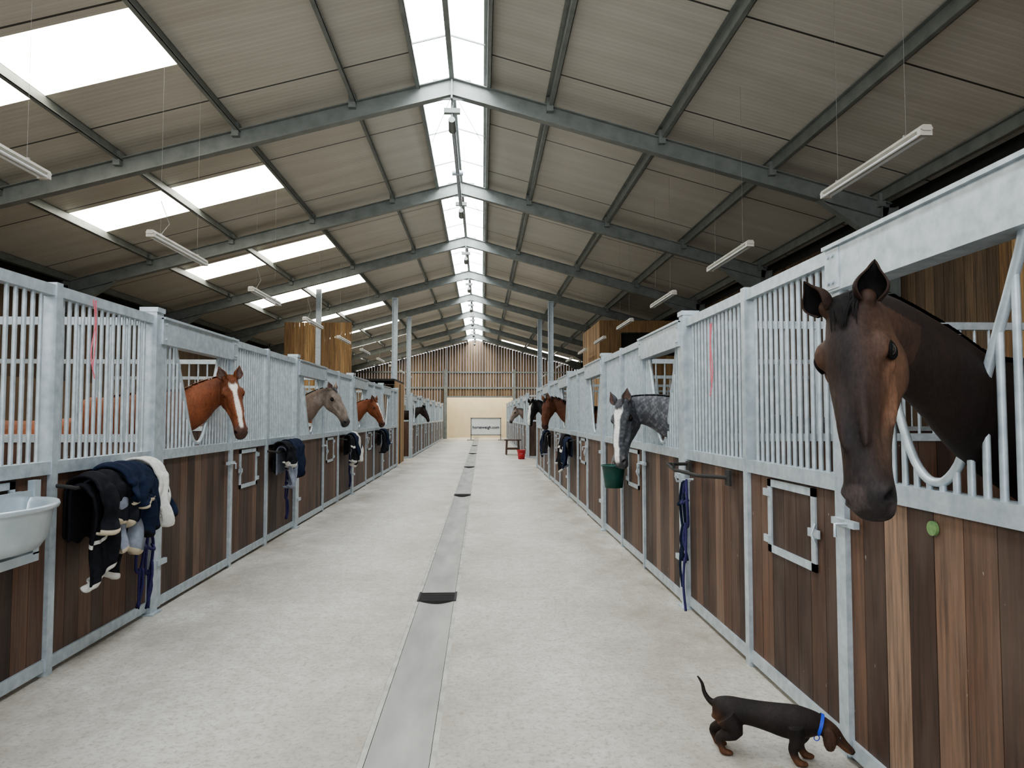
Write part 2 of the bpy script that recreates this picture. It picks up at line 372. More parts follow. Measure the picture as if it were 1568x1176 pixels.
    for sg in (-1,1):
        dr=(-n*.9+u*earf+l*(sg*splay)).normalized(); op=(u*.8+l*(sg*.45)+n*.1); op=(op-dr*op.dot(dr)).normalized(); sd=dr.cross(op)
        base=H(.012,sg*.062,.078); rows=[]
        Ns=14;Nf=14
        for shell,off in ((0,0),(1,.006*s)):
            vs=[]
            for i in range(Ns+1):
                t=i/Ns; w=(.031+.019*math.sin(pi*min(t*1.3,1)))*(1-t**3.0)**.9*s+.001
                if shell: w=max(w-.006*s,.0005)
                cen=base+dr*(earlen*s*t)+op*(.018*s*math.sin(t*pi)*.5)
                ang=pi*(.50+.30*(1-t)**1.5)
                for k in range(Nf+1):
                    a=-ang+2*ang*k/Nf
                    vs.append(cen-op*(math.cos(a)*w*.75)+sd*(math.sin(a)*w))
            fs=[(i*(Nf+1)+k,i*(Nf+1)+k+1,(i+1)*(Nf+1)+k+1,(i+1)*(Nf+1)+k) for i in range(Ns) for k in range(Nf)]
            em.add(vs,fs,shell,.5,True); rows.append(vs)
        vs=[];fs=[]
        for k in (0,Nf):
            o=len(vs)
            for i in range(Ns+1): vs+= [rows[0][i*(Nf+1)+k],rows[1][i*(Nf+1)+k]]
            fs+=[(o+2*i,o+2*i+1,o+2*i+3,o+2*i+2) for i in range(Ns)]
        em.add(vs,fs,0,.5,True)
    outer={'bay':'earbay','chestnut':'hairr','darkchestnut':'hairr','roan':'earroan','dapple':'hairg'}.get(kind,'hairk')
    em.obj('ears',[outer,'earin' if kind in('chestnut','roan','darkchestnut','dapple') else 'hairk'],g)
    mm=MB(); rr=random.Random(seed)
    def ribbon(pts,wd,dirn):
        vs=[];K=len(pts)
        for i,p in enumerate(pts):
            w=wd*(1-(i/(K-1))**2*.85); vs+=[p-dirn*w,p+dirn*w]
        mm.add(vs,[(2*i,2*i+1,2*i+3,2*i+2) for i in range(K-1)],0,.5,True)
    for j in range(mane_n):
        t=(rr.random()*.74+.05)*(len(nfr)-1); i=int(t); fr=t-i
        c0,la,vv,w,h,tt=nfr[i]; c1=nfr[min(i+1,len(nfr)-1)]; cc=c0.lerp(c1[0],fr); w=w+(c1[3]-w)*fr; h=h+(c1[4]-h)*fr
        a1=(1.15-rr.random()*.75); drift=(rr.random()-.5)*.06
        pts=[]
        for k in range(7):
            a=pi/2+.15-(k/6)*(pi/2+.15-a1)
            if k==0: a=pi/2+.22
            pts.append(cc+vv*(h*math.sin(a)*1.03+.006)+la*(mane_side*(w*math.cos(a)*1.1))+tt*(drift*k/6))
        ribbon(pts,.010+.006*rr.random(),tt)
    for j in range(60):
        y0=(rr.random()-.5)*.085; y1=y0*.4+(rr.random()-.5)*.05; L_=.06+.085*rr.random(); pts=[]
        for k in range(7):
            f=k/6; x=-.035+f*L_; y=y0+(y1-y0)*f
            z=np.interp(x,HX,HT)*(1-(abs(y)/.1)**2*.5)+.006+.010*math.sin(f*pi)
            pts.append(H(x,y,z))
        ribbon(pts,.005,l)
    mm.obj('mane',[hair],g)
    return g

LX=-2.55; RX=1.65
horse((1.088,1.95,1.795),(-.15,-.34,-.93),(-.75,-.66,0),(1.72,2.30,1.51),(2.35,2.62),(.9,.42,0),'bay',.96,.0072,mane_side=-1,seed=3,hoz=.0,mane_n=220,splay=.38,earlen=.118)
horse((1.30,6.2,1.60),(-.10,-.2,-.54),(-.72,-.65,.1),(1.70,6.05,1.48),(2.35,6.2),(1,.15,0),'dapple',.95,.010,mane_side=-1,hair='hairg',seed=11)
horse((1.30,13.4,1.80),(-.1,-.15,-.5),(-.75,-.5,.2),(1.72,13.45,1.52),(2.35,13.6),(1,.1,0),'darkchestnut',.95,.02,seed=15)
horse((1.28,17.15,1.82),(-.1,-.1,-.5),(-.75,-.6,.2),(1.72,17.2,1.52),(2.35,17.3),(1,.1,0),'blackwhite',.95,.02,seed=16)
horse((1.35,27.0,1.75),(-.25,-.1,-.5),(-.85,-.4,.3),(1.72,27.0,1.52),(2.35,27.1),(1,.1,0),'roan',.95,.025,seed=17,hair='hairg')
horse((-2.34,6.5,1.815),(.20,-.2,-.5),(.52,-.80,.25),(-2.66,6.38,1.56),(-3.25,6.2),(-1,.1,0),'chestnut',.93,.010,mane_side=1,hair='hairr',seed=21)
horse((-2.26,10.35,1.86),(.30,-.1,-.50),(.85,-.4,.4),(-2.66,10.35,1.56),(-3.25,10.3),(-1,.1,0),'roan',.95,.013,seed=22,hair='hairg')
horse((-2.27,14.4,1.79),(.24,-.1,-.46),(.85,-.4,.35),(-2.66,14.4,1.52),(-3.25,14.4),(-1,.1,0),'chestnut',.93,.018,seed=23,hair='hairr')
horse((-2.25,26.4,1.79),(.24,-.1,-.46),(.85,-.4,.35),(-2.66,26.4,1.52),(-3.25,26.4),(-1,.1,0),'dark',.93,.025,seed=24)
horse((-3.9,2.3,1.75),(-.05,-.3,-.45),(0,-.8,.4),(-3.9,2.65,1.55),(-3.85,3.05),(0,.85,0),'chestnut',.95,.02,seed=25,hair='hairr')

# ------------------------------------------------------------ dog
def dog():
    O=V((1.065,3.15,0)); f=V((.92,-.37,0)).normalized(); up=V((0,0,1)); l=up.cross(f)
    Q=lambda d,y,z:O+f*d+l*y+up*z
    mb=MB()
    tr=[(-.02,.178,.035,.03),(.0,.178,.052,.048),(.05,.178,.062,.058),(.12,.183,.054,.052),(.2,.176,.06,.056),(.27,.168,.070,.06),(.33,.166,.073,.06),(.38,.17,.06,.05),(.42,.172,.046,.040),(.45,.165,.037,.034)]
    mb.loft([ering(Q(q[0],0,q[1]),l,up,q[3],q[2],2.0) for q in cr(tr,3)])
    hd=f*.76-up*.65; hu=(up*.76+f*.65)
    h0=Q(.445,0,.163)
    hr=[(-.02,.034,.032),(.02,.038,.037),(.05,.034,.033),(.075,.025,.024),(.10,.019,.018),(.13,.016,.015),(.146,.011,.011)]
    mb.loft([ering(h0+hd*q[0],l,hu,q[2],q[1],2.0) for q in cr(hr,3)])
    mb.ell(h0+hd*.10-hu*.012,(hd,l,hu),(.035,.013,.010))
    for sg,df in ((-1,.0),(1,.03)):
        y=.043*sg
        limb(mb,[Q(.325+df,y*.8,.16),Q(.33+df,y,.105),Q(.315+df,y,.065),Q(.325+df,y,.03),Q(.34+df,y,.012)],[.042,.032,.021,.0165,.018])
        mb.ell(Q(.348+df,y,.012),(f,l,up),(.028,.018,.013))
        limb(mb,[Q(.04-df,y*.8,.165),Q(.075-df,y,.11),Q(.012-df,y,.075),Q(.018-df,y,.035),Q(.03-df,y,.012)],[.052,.038,.021,.015,.017])
        mb.ell(Q(.042-df,y,.012),(f,l,up),(.028,.017,.013))
    limb(mb,[Q(-.01,0,.20),Q(-.035,0,.215),Q(-.055,.0,.245),Q(-.065,.0,.285),Q(-.085,0,.315)],[.018,.013,.010,.0075,.0045])
    for sg in (-1,1):
        mb.ell(h0+hd*.020+l*(sg*.039)-up*.026,( -up,l,f),(.050,.008,.028))
    me=remesh(mb,.004,3)
    nv=len(me.vertices); co=np.zeros(nv*3,np.float32); me.vertices.foreach_get('co',co); co=co.reshape(-1,3).astype(float)
    R=co-np.array(O); d=R@np.array(f); z=co[:,2]; Rh=co-np.array(h0); hx=Rh@np.array(hd); hz=Rh@np.array(hu)
    c=np.tile(np.array([.017,.012,.011]),(nv,1)); n1=nz(co,40,4); c*=(1+.3*n1)[:,None]
    tan=(.13,.058,.028)
    c=lerpc(c,tan,(1-sst(z,.02,.065))*.75)
    c=lerpc(c,(.075,.035,.02),sst(d,.41,.46)*.6)
    c=lerpc(c,tan,sst(hx,.06,.09)*sst(-hz,-.004,.008)*.8)
    c=lerpc(c,tan,np.exp(-(((d+.01)/.03)**2+((z-.15)/.04)**2))*.7)
    c=lerpc(c,tan,np.exp(-(((d-.395)/.02)**2+((z-.115)/.02)**2))*.7)
    c=lerpc(c,(.006,.006,.006),sst(hx,.135,.142))
    g=group('dachshund'); finish(me,'body',co,c,g)
    e=MB()
    for sg in(-1,1): e.ell(h0+hd*.062+l*(sg*.026)+hu*.015,(hd,l,hu),(.006,.006,.006))
    e.obj('eyes',['eye'],g)
    cm=MB(); cc=Q(.425,0,.170); ax=(f*.93-up*.25).normalized(); cu=(up-ax*up.dot(ax)).normalized()
    cm.loft([ering(cc+ax*k,l,cu,.042,.048,2.0,24) for k in(-.007,.007)],0,.5,False)
    cm.tube([cc-cu*.05+V((.012*math.cos(a),0,.012*math.sin(a)-.01)) for a in [2*pi*k/12 for k in range(13)]],.002,6)
    cm.obj('collar',['blue'],g)
dog()

# ------------------------------------------------------------ shell
Y0,Y1=-3.0,46.0; WL,WR=-8.7,6.2; RC=-.45; SB=-7.1
zr=lambda x:6.60-.272*abs(x-RC)
fl=MB(); 
cx0,cx1=-.365-.14,-.365+.14
fl.box(WL-.3,cx0-.03,Y0,50,-.2,0); fl.box(cx1+.03,WR+.3,Y0,50,-.2,0); fl.obj('floor',['floor'])
dr=MB(); 
n=16
for i in range(n):
    a=cx0+(cx1-cx0)*i/n; b_=cx0+(cx1-cx0)*(i+1)/n
    za=-.022*math.sin(pi*i/n); zb=-.022*math.sin(pi*(i+1)/n)
    dr.add([(a,Y0,za-.003),(b_,Y0,zb-.003),(b_,50,zb-.003),(a,50,za-.003)],[(0,1,2,3)],0,.5,True)
for s_ in (-1,1):
    xa=-.365+s_*.157; dr.box(xa-.0145,xa+.0145,Y0,50,-.1,-.002,3)
dr.box(cx0-.03,cx1+.03,Y0,50,-.2,-.05,1)
for yy in (5.85,13.3,20.6,28,35.5):
    dr.box(-.365-.155,-.365+.155,yy-.13,yy+.13,-.03,.001,2)
    for k in range(8):
        y2=yy-.115+k*.0325; dr.box(-.365-.14,-.365+.14,y2-.006,y2+.006,.001,.005,1)
    for k in (-1,1): dr.box(-.365+k*.15-.008,-.365+k*.15+.008,yy-.14,yy+.14,.0,.006,2)
dr.obj('floor_drain',['drain','dark','dark','drainb'])

rf=MB(); gl=MB(); gw=MB()
def rq(mb,x0,x1,y0,y1,mi=0): mb.add([(x0,y0,zr(x0)),(x1,y0,zr(x1)),(x1,y1,zr(x1)),(x0,y1,zr(x0))],[(0,1,2,3)],mi)
strips=[2.65+4.5*k for k in range(-1,10)]
rq(rf,WL-.4,-6.95,Y0,Y1); rq(rf,-3.65,-.95,Y0,Y1)
y=Y0
for a in strips:
    rq(rf,-6.95,-3.65,y,a); rq(gw,-6.95,-3.65,a,min(a+1.15,Y1)); y=a+1.15
    if y>=Y1: break
if y<Y1: rq(rf,-6.95,-3.65,y,Y1)
rq(rf,.05,WR+.4,Y0,42.0); rq(rf,.05,1.2,42,Y1); rq(gw,1.2,6.0,42,43.2); rq(rf,1.2,6.6,43.2,Y1); rq(rf,6.0,6.6,42,43.2)
rq(gl,-.95,RC,Y0,Y1); rq(gl,RC,.05,Y0,Y1)
rf.obj('ceiling',['roof']); gl.obj('window_1',['sky']); gw.obj('window_2',['skyw'])
tb=MB(); zt_=zr(RC)
tb.box(RC-.035,RC+.035,Y0,Y1,zt_-.17,zt_-.03)
for yy in np.arange(Y0,Y1,1.5):
    for sg in(-1,1): tb.beam((RC,yy,zt_-.04),(RC+sg*.5,yy,zt_-.04-.136),.018,.02)
for X in(-.95,.05): tb.box(X-.02,X+.02,Y0,Y1,zr(X)-.05,zr(X)-.002)
for yy in np.arange(1.0,Y1-3,4.5):
    for sg in(-1,1): tb.tube([(RC,yy+.5,zt_-.1),(RC+sg*.45,yy+2.2,zt_-.22)],.006,6)
tb.obj('trim_1',['galvd'])
frames=[.8,4.85]+[10+4.5*k for k in range(0,8)]
for yy in frames:
    if yy>Y1: break
    mb=MB(); g=group('portal_frame'); zt=.15+.12
    for X in (WL+.12,WR-.12):
        sg=-1 if X<RC else 1
        a=V((X,yy,zr(X)-zt)); b=V((RC,yy,zr(RC)-zt)); mb.ibeam(a,b,.13,.24)
        mb.ibeam((X,yy,0),(X,yy,zr(X)-.2),.13,.24,0,V((1,0,0)))
        x2=X-sg*1.1
        mb.add([(X,yy-.007,zr(X)-.38),(x2,yy-.007,zr(x2)-.38),(X,yy-.007,zr(X)-.83)],[(0,1,2)]); mb.beam((X,yy,zr(X)-.83),(x2,yy,zr(x2)-.38),.13,.014)
        for px in (1.44,3.1,4.75,6.4,8.05):
            q=RC+sg*px
            if WL<q<WR: mb.box(q-.05,q+.05,yy-.09,yy+.02,zr(q)-.24,zr(q)-.04)
    mb.box(RC-.28,RC+.28,yy-.012,yy+.012,zr(RC)-.46,zr(RC)-.16)
    mb.box(RC-.012,RC+.012,yy-.07,yy+.07,zr(RC)-.46,zr(RC)-.14)
    mb.obj('steel',['galvd'],g)
pm=MB()
for px in (.52,1.44,3.1,4.75,6.4,8.05):
    for sg in(-1,1):
        X=RC+sg*px; z=zr(X)-.08
        if not WL<X<WR: continue
        pm.box(X-.006,X+.006,Y0,Y1,z-.075,z+.075); pm.box(X-.006,X+.055,Y0,Y1,z-.08,z-.072); pm.box(X-.055,X+.006,Y0,Y1,z+.07,z+.078)
        pm.box(X+.048,X+.055,Y0,Y1,z-.08,z-.055)
pm.obj('roof_purlins',['galvd'])
def clad(mb,axis,p,a0,a1,z0,z1f,w=.16,t=.02,mi=0):
    a=a0
    while a<a1-1e-4:
        b=min(a+w,a1); c=random.random(); zt=z1f((a+b)/2) if callable(z1f) else z1f
        if axis=='x': mb.box(p,p+t,a+.004,b-.004,z0,zt,mi,c)
        else: mb.box(a+.004,b-.004,p,p+t,z0,zt,mi,c)
        a=b
w=MB(); w.box(WL-.3,WL-.05,Y0,Y1,0,zr(WL)+.0); w.obj('wall_left',['dark'])
w=MB(); w.box(WR+.05,WR+.3,Y0,Y1,0,zr(WR)); w.obj('wall_right',['dark'])
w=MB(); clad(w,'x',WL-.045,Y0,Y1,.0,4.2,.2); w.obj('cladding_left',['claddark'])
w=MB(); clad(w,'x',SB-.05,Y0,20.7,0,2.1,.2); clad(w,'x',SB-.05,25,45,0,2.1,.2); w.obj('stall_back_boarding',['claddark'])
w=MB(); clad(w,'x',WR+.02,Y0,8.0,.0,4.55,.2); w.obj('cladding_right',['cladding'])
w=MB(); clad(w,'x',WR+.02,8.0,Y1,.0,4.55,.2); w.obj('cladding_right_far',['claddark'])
w=MB()
clad(w,'y',Y1,WL,-2.3,0,lambda x:zr(x)-.02,.18); clad(w,'y',Y1,2.05,WR,0,lambda x:zr(x)-.02,.18); clad(w,'y',Y1,-2.3,2.05,2.75,lambda x:zr(x)-.02,.18)
w.box(-2.5,-2.3,Y1-.15,Y1-.01,0,4.6,1); w.box(2.05,2.25,Y1-.15,Y1-.01,0,4.6,1)
w.box(WL,WR,Y1-.1,Y1-.01,3.30,3.42,1); w.box(WL,WR,Y1-.1,Y1-.01,4.35,4.45,1); w.box(-2.3,2.05,Y1-.1,Y1-.01,2.72,2.82,1)
w.obj('wall_end',['endclad','galvd'])
w=MB(); w.box(-2.6,2.35,49,49.2,0,3.4,0); w.box(-2.6,-2.4,Y1+.03,49,0,3.4); w.box(2.15,2.35,Y1+.03,49,0,3.4)
w.obj('wall_back',['cream'])
w=MB(); w.box(-2.6,2.35,Y1+.04,49.2,3.4,3.45); w.obj('back_room_glow_panel',['backglow'])  # glowing ceiling panel added to brighten the back room

w=MB(); g=group('tack_room')
clad(w,'x',-2.62,20.85,23.3,0,2.55,.15); clad(w,'y',20.85,-5.9,-3.9,0,4.3,.15); clad(w,'y',20.85,-7.0,-5.9,0,2.3,.15); clad(w,'y',20.85,-3.9,-2.62,0,2.3,.15); clad(w,'y',23.3,-7.0,-2.62,0,2.55,.15)
w.box(-7,-2.62,20.88,23.3,2.56,2.62,1)
w.box(-2.66,-2.58,22.0,22.06,0,2.5,1); w.box(-4.95,-4.80,20.75,20.83,0,zr(-4.9)-.1,2)
w.obj('walls',['cladding','dark','galv'],g)
w=MB(); g=group('feed_room')
clad(w,'y',20.4,3.5,4.15,0,4.35,.15); clad(w,'y',20.4,4.15,6.0,0,3.3,.15); w.box(4.15,6.0,20.4,20.5,4.0,4.35,0); w.box(4.15,6.0,20.6,20.62,3.3,4.0,1)  # thin dark sheet behind the opening stands in for the shade inside
clad(w,'x',3.5,20.45,23.8,0,4.35,.15)
w.obj('walls',['cladding','dark'],g)
for (X,yy) in ((-2.95,23.5),(2.35,23.5),(-2.95,28),(2.35,28)):
    c=MB(); c.ibeam((X,yy,0),(X,yy,zr(X)-.42),.14,.16,0,V((1,0,0))); c.box(X-.12,X+.12,yy-.12,yy+.12,0,.02); c.box(X-.1,X+.1,yy-.1,yy+.1,zr(X)-.45,zr(X)-.42); c.obj('steel_column',['galv'])

# ------------------------------------------------------------ stalls
def stall(sx,sg,y0,y1,fd,fh,far=False,last=False,wallx=None):
    g=group('horse_stall'); L=y1-y0; yd=y0+fd*L; yh=yd+fh*L
    st=MB(); bd=MB(); F=lambda o: sx+sg*o
    def bx(mb,o0,o1,a,b,z0,z1,mi=0,c=.5):
        xa,xb=sorted((F(o0),F(o1))); mb.box(xa,xb,a,b,z0,z1,mi,c)
    ps=[y0]+([y1] if last else [])
    for p in ps:
        bx(st,-.06,.06,p-.055,p+.055,0,2.31); bx(st,-.07,.07,p-.065,p+.065,2.30,2.335); bx(st,-.09,.09,p-.08,p+.08,0,.012)
    for p in (yd,yh): bx(st,-.035,.045,p-.03,p+.03,0,2.29)
    n=6 if far else 8
    for (a,b,kind) in ((y0+.055,yd-.03,'door'),(yd+.03,yh-.03,'hatch'),(yh+.03,y1-.055,'panel')):
        o=.015 if kind=='door' else 0
        bx(st,-.03+o,.035+o,a,b,.03,.10); bx(st,-.03+o,.04+o,a,b,1.16,1.235)
        if kind=='door':
            bx(st,-.03,.06,a,a+.05,.03,2.1); bx(st,-.03,.06,b-.05,b,.03,2.1)
            bx(st,-.035,.075,a-.03,b+.05,2.06,2.265); bx(st,-.02,.09,a-.03,b+.05,2.255,2.272)
            bx(st,.075,.079,b-.08,b+.03,2.07,2.25)
            for yy in (a+.02,b-.03,b+.01):
                for z in(2.1,2.22): st.tube([(F(.074),yy,z),(F(.086),yy,z)],.010,6)
        else:
            bx(st,-.03,.035,a,b,2.21,2.275)
        y=a; nb=max(1,round((b-a)/.145)); w_=(b-a)/nb
        for i in range(nb):
            r=random.random(); r=r*.8 if random.random()<.85 else .82+.13*r
            if sg<0 and kind=='door' and y0<5 and y0>0: r=[.6,.3,.7,.9,.2,1.0,.25,.78,.7][i%9]
            bx(bd,-.018+o,.02+o,y+.002,y+w_-.002,.09,1.17,0,r); y+=w_
        sp=.072 if not far else .1; nb=round((b-a)/sp); 
        if kind!='door':
            for i in range(1,nb):
                y=a+(b-a)*i/nb; st.tube([(F(.0),y,1.23),(F(.0),y,2.23)],.0125,n,0,.5,False)
        else:
            yc=(a+b)/2; hw=(b-a)/2; k=min(hw*.72,.47)
            prof=[(-k,2.08),(-k*.93,1.98),(-k*.62,1.66),(-k*.34,1.38),(-k*.16,1.285),(0,1.262),(k*.16,1.285),(k*.34,1.38),(k*.62,1.66),(k*.93,1.98),(k,2.08)]
            d=cr([[0,q[0],q[1]] for q in prof],3); st.tube([(F(.02),yc+q[1],q[2]) for q in d],.017,10)
            for i in range(1,nb):
                y=a+(b-a)*i/nb; dy=abs(y-yc)
                zt=2.08 if dy>k else float(np.interp(dy,[0,k*.16,k*.34,k*.62,k*.93,k],[1.262,1.285,1.38,1.66,1.98,2.08]))
                if zt>1.27: st.tube([(F(.02),y,1.23),(F(.02),y,zt)],.0125,n,0,.5,False)
            for z in (.35,1.0): bx(st,.05,.075,a-.03,a+.12,z,z+.04)
            bx(st,.055,.08,b-.16,b+.03,1.02,1.05); st.tube([(F(.08),b-.1,1.035),(F(.13),b-.1,1.035),(F(.13),b-.1,.98)],.007,6)
        if kind=='hatch':
            m_=(a+b)/2; h0,h1=m_-.30,m_+.26
            for (p,q,z0,z1) in ((h0,h1,.74,.780),(h0,h1,1.105,1.145),(h0,h0+.045,.74,1.145),(h1-.045,h1,.74,1.145)): bx(st,.018,.030,p,q,z0,z1)
            bx(st,.030,.04,h0-.05,h0+.06,.91,.95); st.tube([(F(.04),h0-.02,.88),(F(.06),h0-.02,.93),(F(.04),h0-.02,.98)],.007,6)
            for z in(.79,1.05): bx(st,.028,.04,h1-.03,h1+.04,z,z+.04)
    if wallx is not None:
        for p in ps:
            xa,xb=sorted((F(-.07),wallx)); 
            nbd=round((xb-xa)/.15)
            for i in range(nbd):
                q=xa+(xb-xa)*i/nbd; bd.box(q+.002,q+(xb-xa)/nbd-.002,p-.02,p+.02,.05,1.3,0,random.random()*.8)
            st.box(xa,xb,p-.03,p+.03,1.3,1.36); st.box(xa,xb,p-.025,p+.025,2.2,2.26); st.box(xa,xb,p-.03,p+.03,0.0,.06)
            nb=round((xb-xa)/(.12 if not far else .25))
            for i in range(1,nb):
                q=xa+(xb-xa)*i/nb; st.tube([(q,p,1.36),(q,p,2.21)],.011,6,0,.5,False)
    st.obj('steelwork',['galv'],g); bd.obj('boards',['wood'],g)
    return g
Ly=[-2.65,1.4,5.45,9.5,13.55,17.6]
for a,b in zip(Ly[:-1],Ly[1:]): stall(LX,1,a,b,.405,.286,wallx=SB+.02)
stall(LX,1,17.6,20.7,.45,.27,last=True,wallx=SB+.02)
Ry=[-1.93,1.76,5.45,9.14,12.83,16.52,20.2]
for i,(a,b) in enumerate(zip(Ry[:-1],Ry[1:])): stall(RX,-1,a,b,.356 if i==1 else .385,.30,last=(i==5),wallx=WR-.02)
for k in range(5): stall(LX,1,25+k*4.0,29+k*4.0,.4,.29,far=True,last=(k==4),wallx=SB+.02)
for k in range(5): stall(RX,-1,25+k*4.0,29+k*4.0,.4,.29,far=True,last=(k==4),wallx=WR-.02)

# ------------------------------------------------------------ unlit fluorescent battens
def batten(X,ya,z):
    g=group('fluorescent_light'); b=MB(); L=1.5
    b.loft([[V((X+q[0],yy,z+q[1])) for q in((-.03,.03),(.03,.03),(.045,.0),(.03,-.012),(-.03,-.012),(-.045,0))] for yy in(ya,ya+L)],0,.5,True,False)
    for s in(-.028,.028): b.tube([(X+s,ya+.04,z-.03),(X+s,ya+L-.04,z-.03)],.013,10,1)
    for yy in(ya+.01,ya+L-.05): b.box(X-.045,X+.045,yy,yy+.04,z-.045,z)
    b.obj('batten',['lampm','white'],g)
    c=MB()
    for yy in(ya+.25,ya+L-.25):
        zt=zr(X)-.02; c.tube([(X,yy,z+.03),(X,yy,zt)],.0012,5); c.box(X-.02,X+.02,yy-.01,yy+.01,z+.03,z+.05)
    if X<0: c.tube([(X,ya+.25,z+.42),(X+.03,ya+.4,z+.2),(X,ya+.25,z+.03)],.004,6)
    c.obj('hanging_wires',['wire'],g)
for k in range(10): batten(3.20,4.76+3.28*k,3.57)
for k in range(10): batten(-3.60,4.3+3.28*k,3.49)
zc=zr(RC)-.62
for yy in [f for f in frames if 5<f<Y1]:
    g=group('ridge_camera_mount'); b=MB()
    b.tube([(RC,yy+.1,zr(RC)-.45),(RC,yy+.1,zr(RC)-.75)],.02,8); b.tube([(RC,yy,zr(RC)-.75),(RC,yy+.28,zr(RC)-.80)],[.05,.06],12); b.box(RC-.12,RC+.12,yy+.06,yy+.14,zr(RC)-.62,zr(RC)-.55)
    b.obj('bracket',['galvd'],g)
b=MB(); b.tube([(RC,10.3,zc),(RC,14.3,zc-.08)],.035,8); b.tube([(RC-.1,12.5,zc-.04),(RC+.1,12.5,zc-.04)],.05,8); b.obj('ridge_conduit',['galv'])

# ------------------------------------------------------------ tack
def drape(mb,xb,sg,yc,w,zt,drop,seed,amp=.03,back=.25,off=0.0,bands=()):
    r=random.Random(seed); ph=[r.random()*6 for _ in range(4)]; nu=30; prof=[]
    R=.045+off
    nb=6
    for i in range(nb): prof.append((-R,-back*(1-i/nb),-1))
    for i in range(9):
        a=pi-pi*i/8; prof.append((R*math.cos(a),R*math.sin(a)*.8,0))
    nf=24
    for i in range(1,nf+1): prof.append((R,-drop*i/nf,i/nf))
    prof.append((R-.03,-drop*1.01,1.0)); prof.append((R-.05,-drop*.96,1.0))
    vs=[]
    for j,(px,pz,t) in enumerate(prof):
        for i in range(nu+1):
            uu=i/nu*2-1; tt=max(t,0)
            yy=yc+uu*w/2*(1-.18*tt*abs(math.sin(ph[3]+1))+.06*math.sin(tt*7+ph[2]))+.02*math.sin(ph[1]+tt*6)
            f=amp*(.35+tt)*(math.sin(uu*5+ph[0]+tt*1.5)+.7*math.sin(uu*9+ph[1]+tt*3)+.35*math.sin(uu*17+ph[2]+tt*4)+.5*math.sin(tt*9+ph[3]+uu*2))
            zz=zt+pz*(1+.12*math.sin(uu*3+ph[2])*(1 if t>0 else 0))+.014*math.sin(uu*7+ph[0])
            if t>0: x=px+f+.03*tt+amp*.8
            else: x=px+f*.25
            if t<0: x=px
            vs.append((xb+sg*x,yy,zz))
    n1=nu+1
    for j in range(len(prof)-1):
        t=prof[j][2]
        tr = j>=len(prof)-4 or any(p<=t<=q for p,q in bands)
        mb.add(vs[j*n1:(j+2)*n1],[(i,i+1,n1+i+1,n1+i) for i in range(nu)],1 if tr else 0,.5,True)
def rugset(sx,sg,specs,name='horse_rug',out=.15):
    g=group(name); xb=sx+sg*out
    rk=MB(); 
    ya=min(s[0] for s in specs)-.26; yb=max(s[0] for s in specs)+.2
    rk.tube([(sx+sg*.03,ya,1.09),(xb,ya,1.08),(xb,ya+.04,1.07),(xb,yb-.04,1.07),(xb,yb,1.08),(sx+sg*.03,yb,1.09)],.012,8)
    rk.obj('rack_bar',['dark'],g)
    for i,sp in enumerate(specs):
        yc,w,drop,mi,mt,zt,off,seed=sp[:8]; bands=sp[8] if len(sp)>8 else ()
        c=MB(); drape(c,xb,sg,yc,w,zt,drop,seed,.024,.3,off,bands)
        o=c.obj('rug',[mi,mt],g)
        me=o.data
        bm=bmesh.new(); bm.from_mesh(me); bmesh.ops.remove_doubles(bm,verts=bm.verts,dist=.0005); bm.to_mesh(me); bm.free()
        s=o.modifiers.new('s','SOLIDIFY'); s.thickness=.018; s2=o.modifiers.new('ss','SUBSURF'); s2.levels=1; s2.render_levels=1
def rope(mb,pts,r=.008): 
    mb.tube([tuple(q) for q in cr(pts,5)],r,8)
rugset(LX,1,[(4.48,.36,.52,'black','whitec',1.03,.0,1,((.52,.58),)),(4.72,.46,.42,'grey','tan',1.05,.035,2),(4.90,.46,.33,'navy','black',1.07,.075,3),(5.04,.14,.30,'whitec','whitec',1.08,.085,4),(4.50,.34,.24,'black','tan',1.06,.045,5),(4.74,.30,.14,'navy','tan',1.07,.085,31)],out=.13)
rugset(LX,1,[(8.62,.34,.42,'grey','grey',1.10,.0,6),(8.85,.48,.34,'navy','black',1.13,.025,7),(8.5,.25,.2,'black','whitec',1.12,.02,8)])
rugset(LX,1,[(12.7,.4,.45,'black','whitec',1.10,.0,9,((.3,.4),)),(13.0,.45,.3,'navy','black',1.12,.02,10),(13.1,.15,.4,'whitec','whitec',1.12,.03,12)])
rugset(LX,1,[(16.7,.5,.42,'black','black',1.10,.0,13),(17.0,.4,.35,'navy','grey',1.12,.02,14)])
rugset(RX,-1,[(12.0,.5,.45,'navy','grey',1.10,.0,15),(12.35,.4,.55,'black','whitec',1.12,.02,16,((.3,.4),))])
rugset(RX,-1,[(15.7,.5,.45,'black','grey',1.10,.0,17),(16.05,.4,.5,'navy','black',1.12,.02,18)])
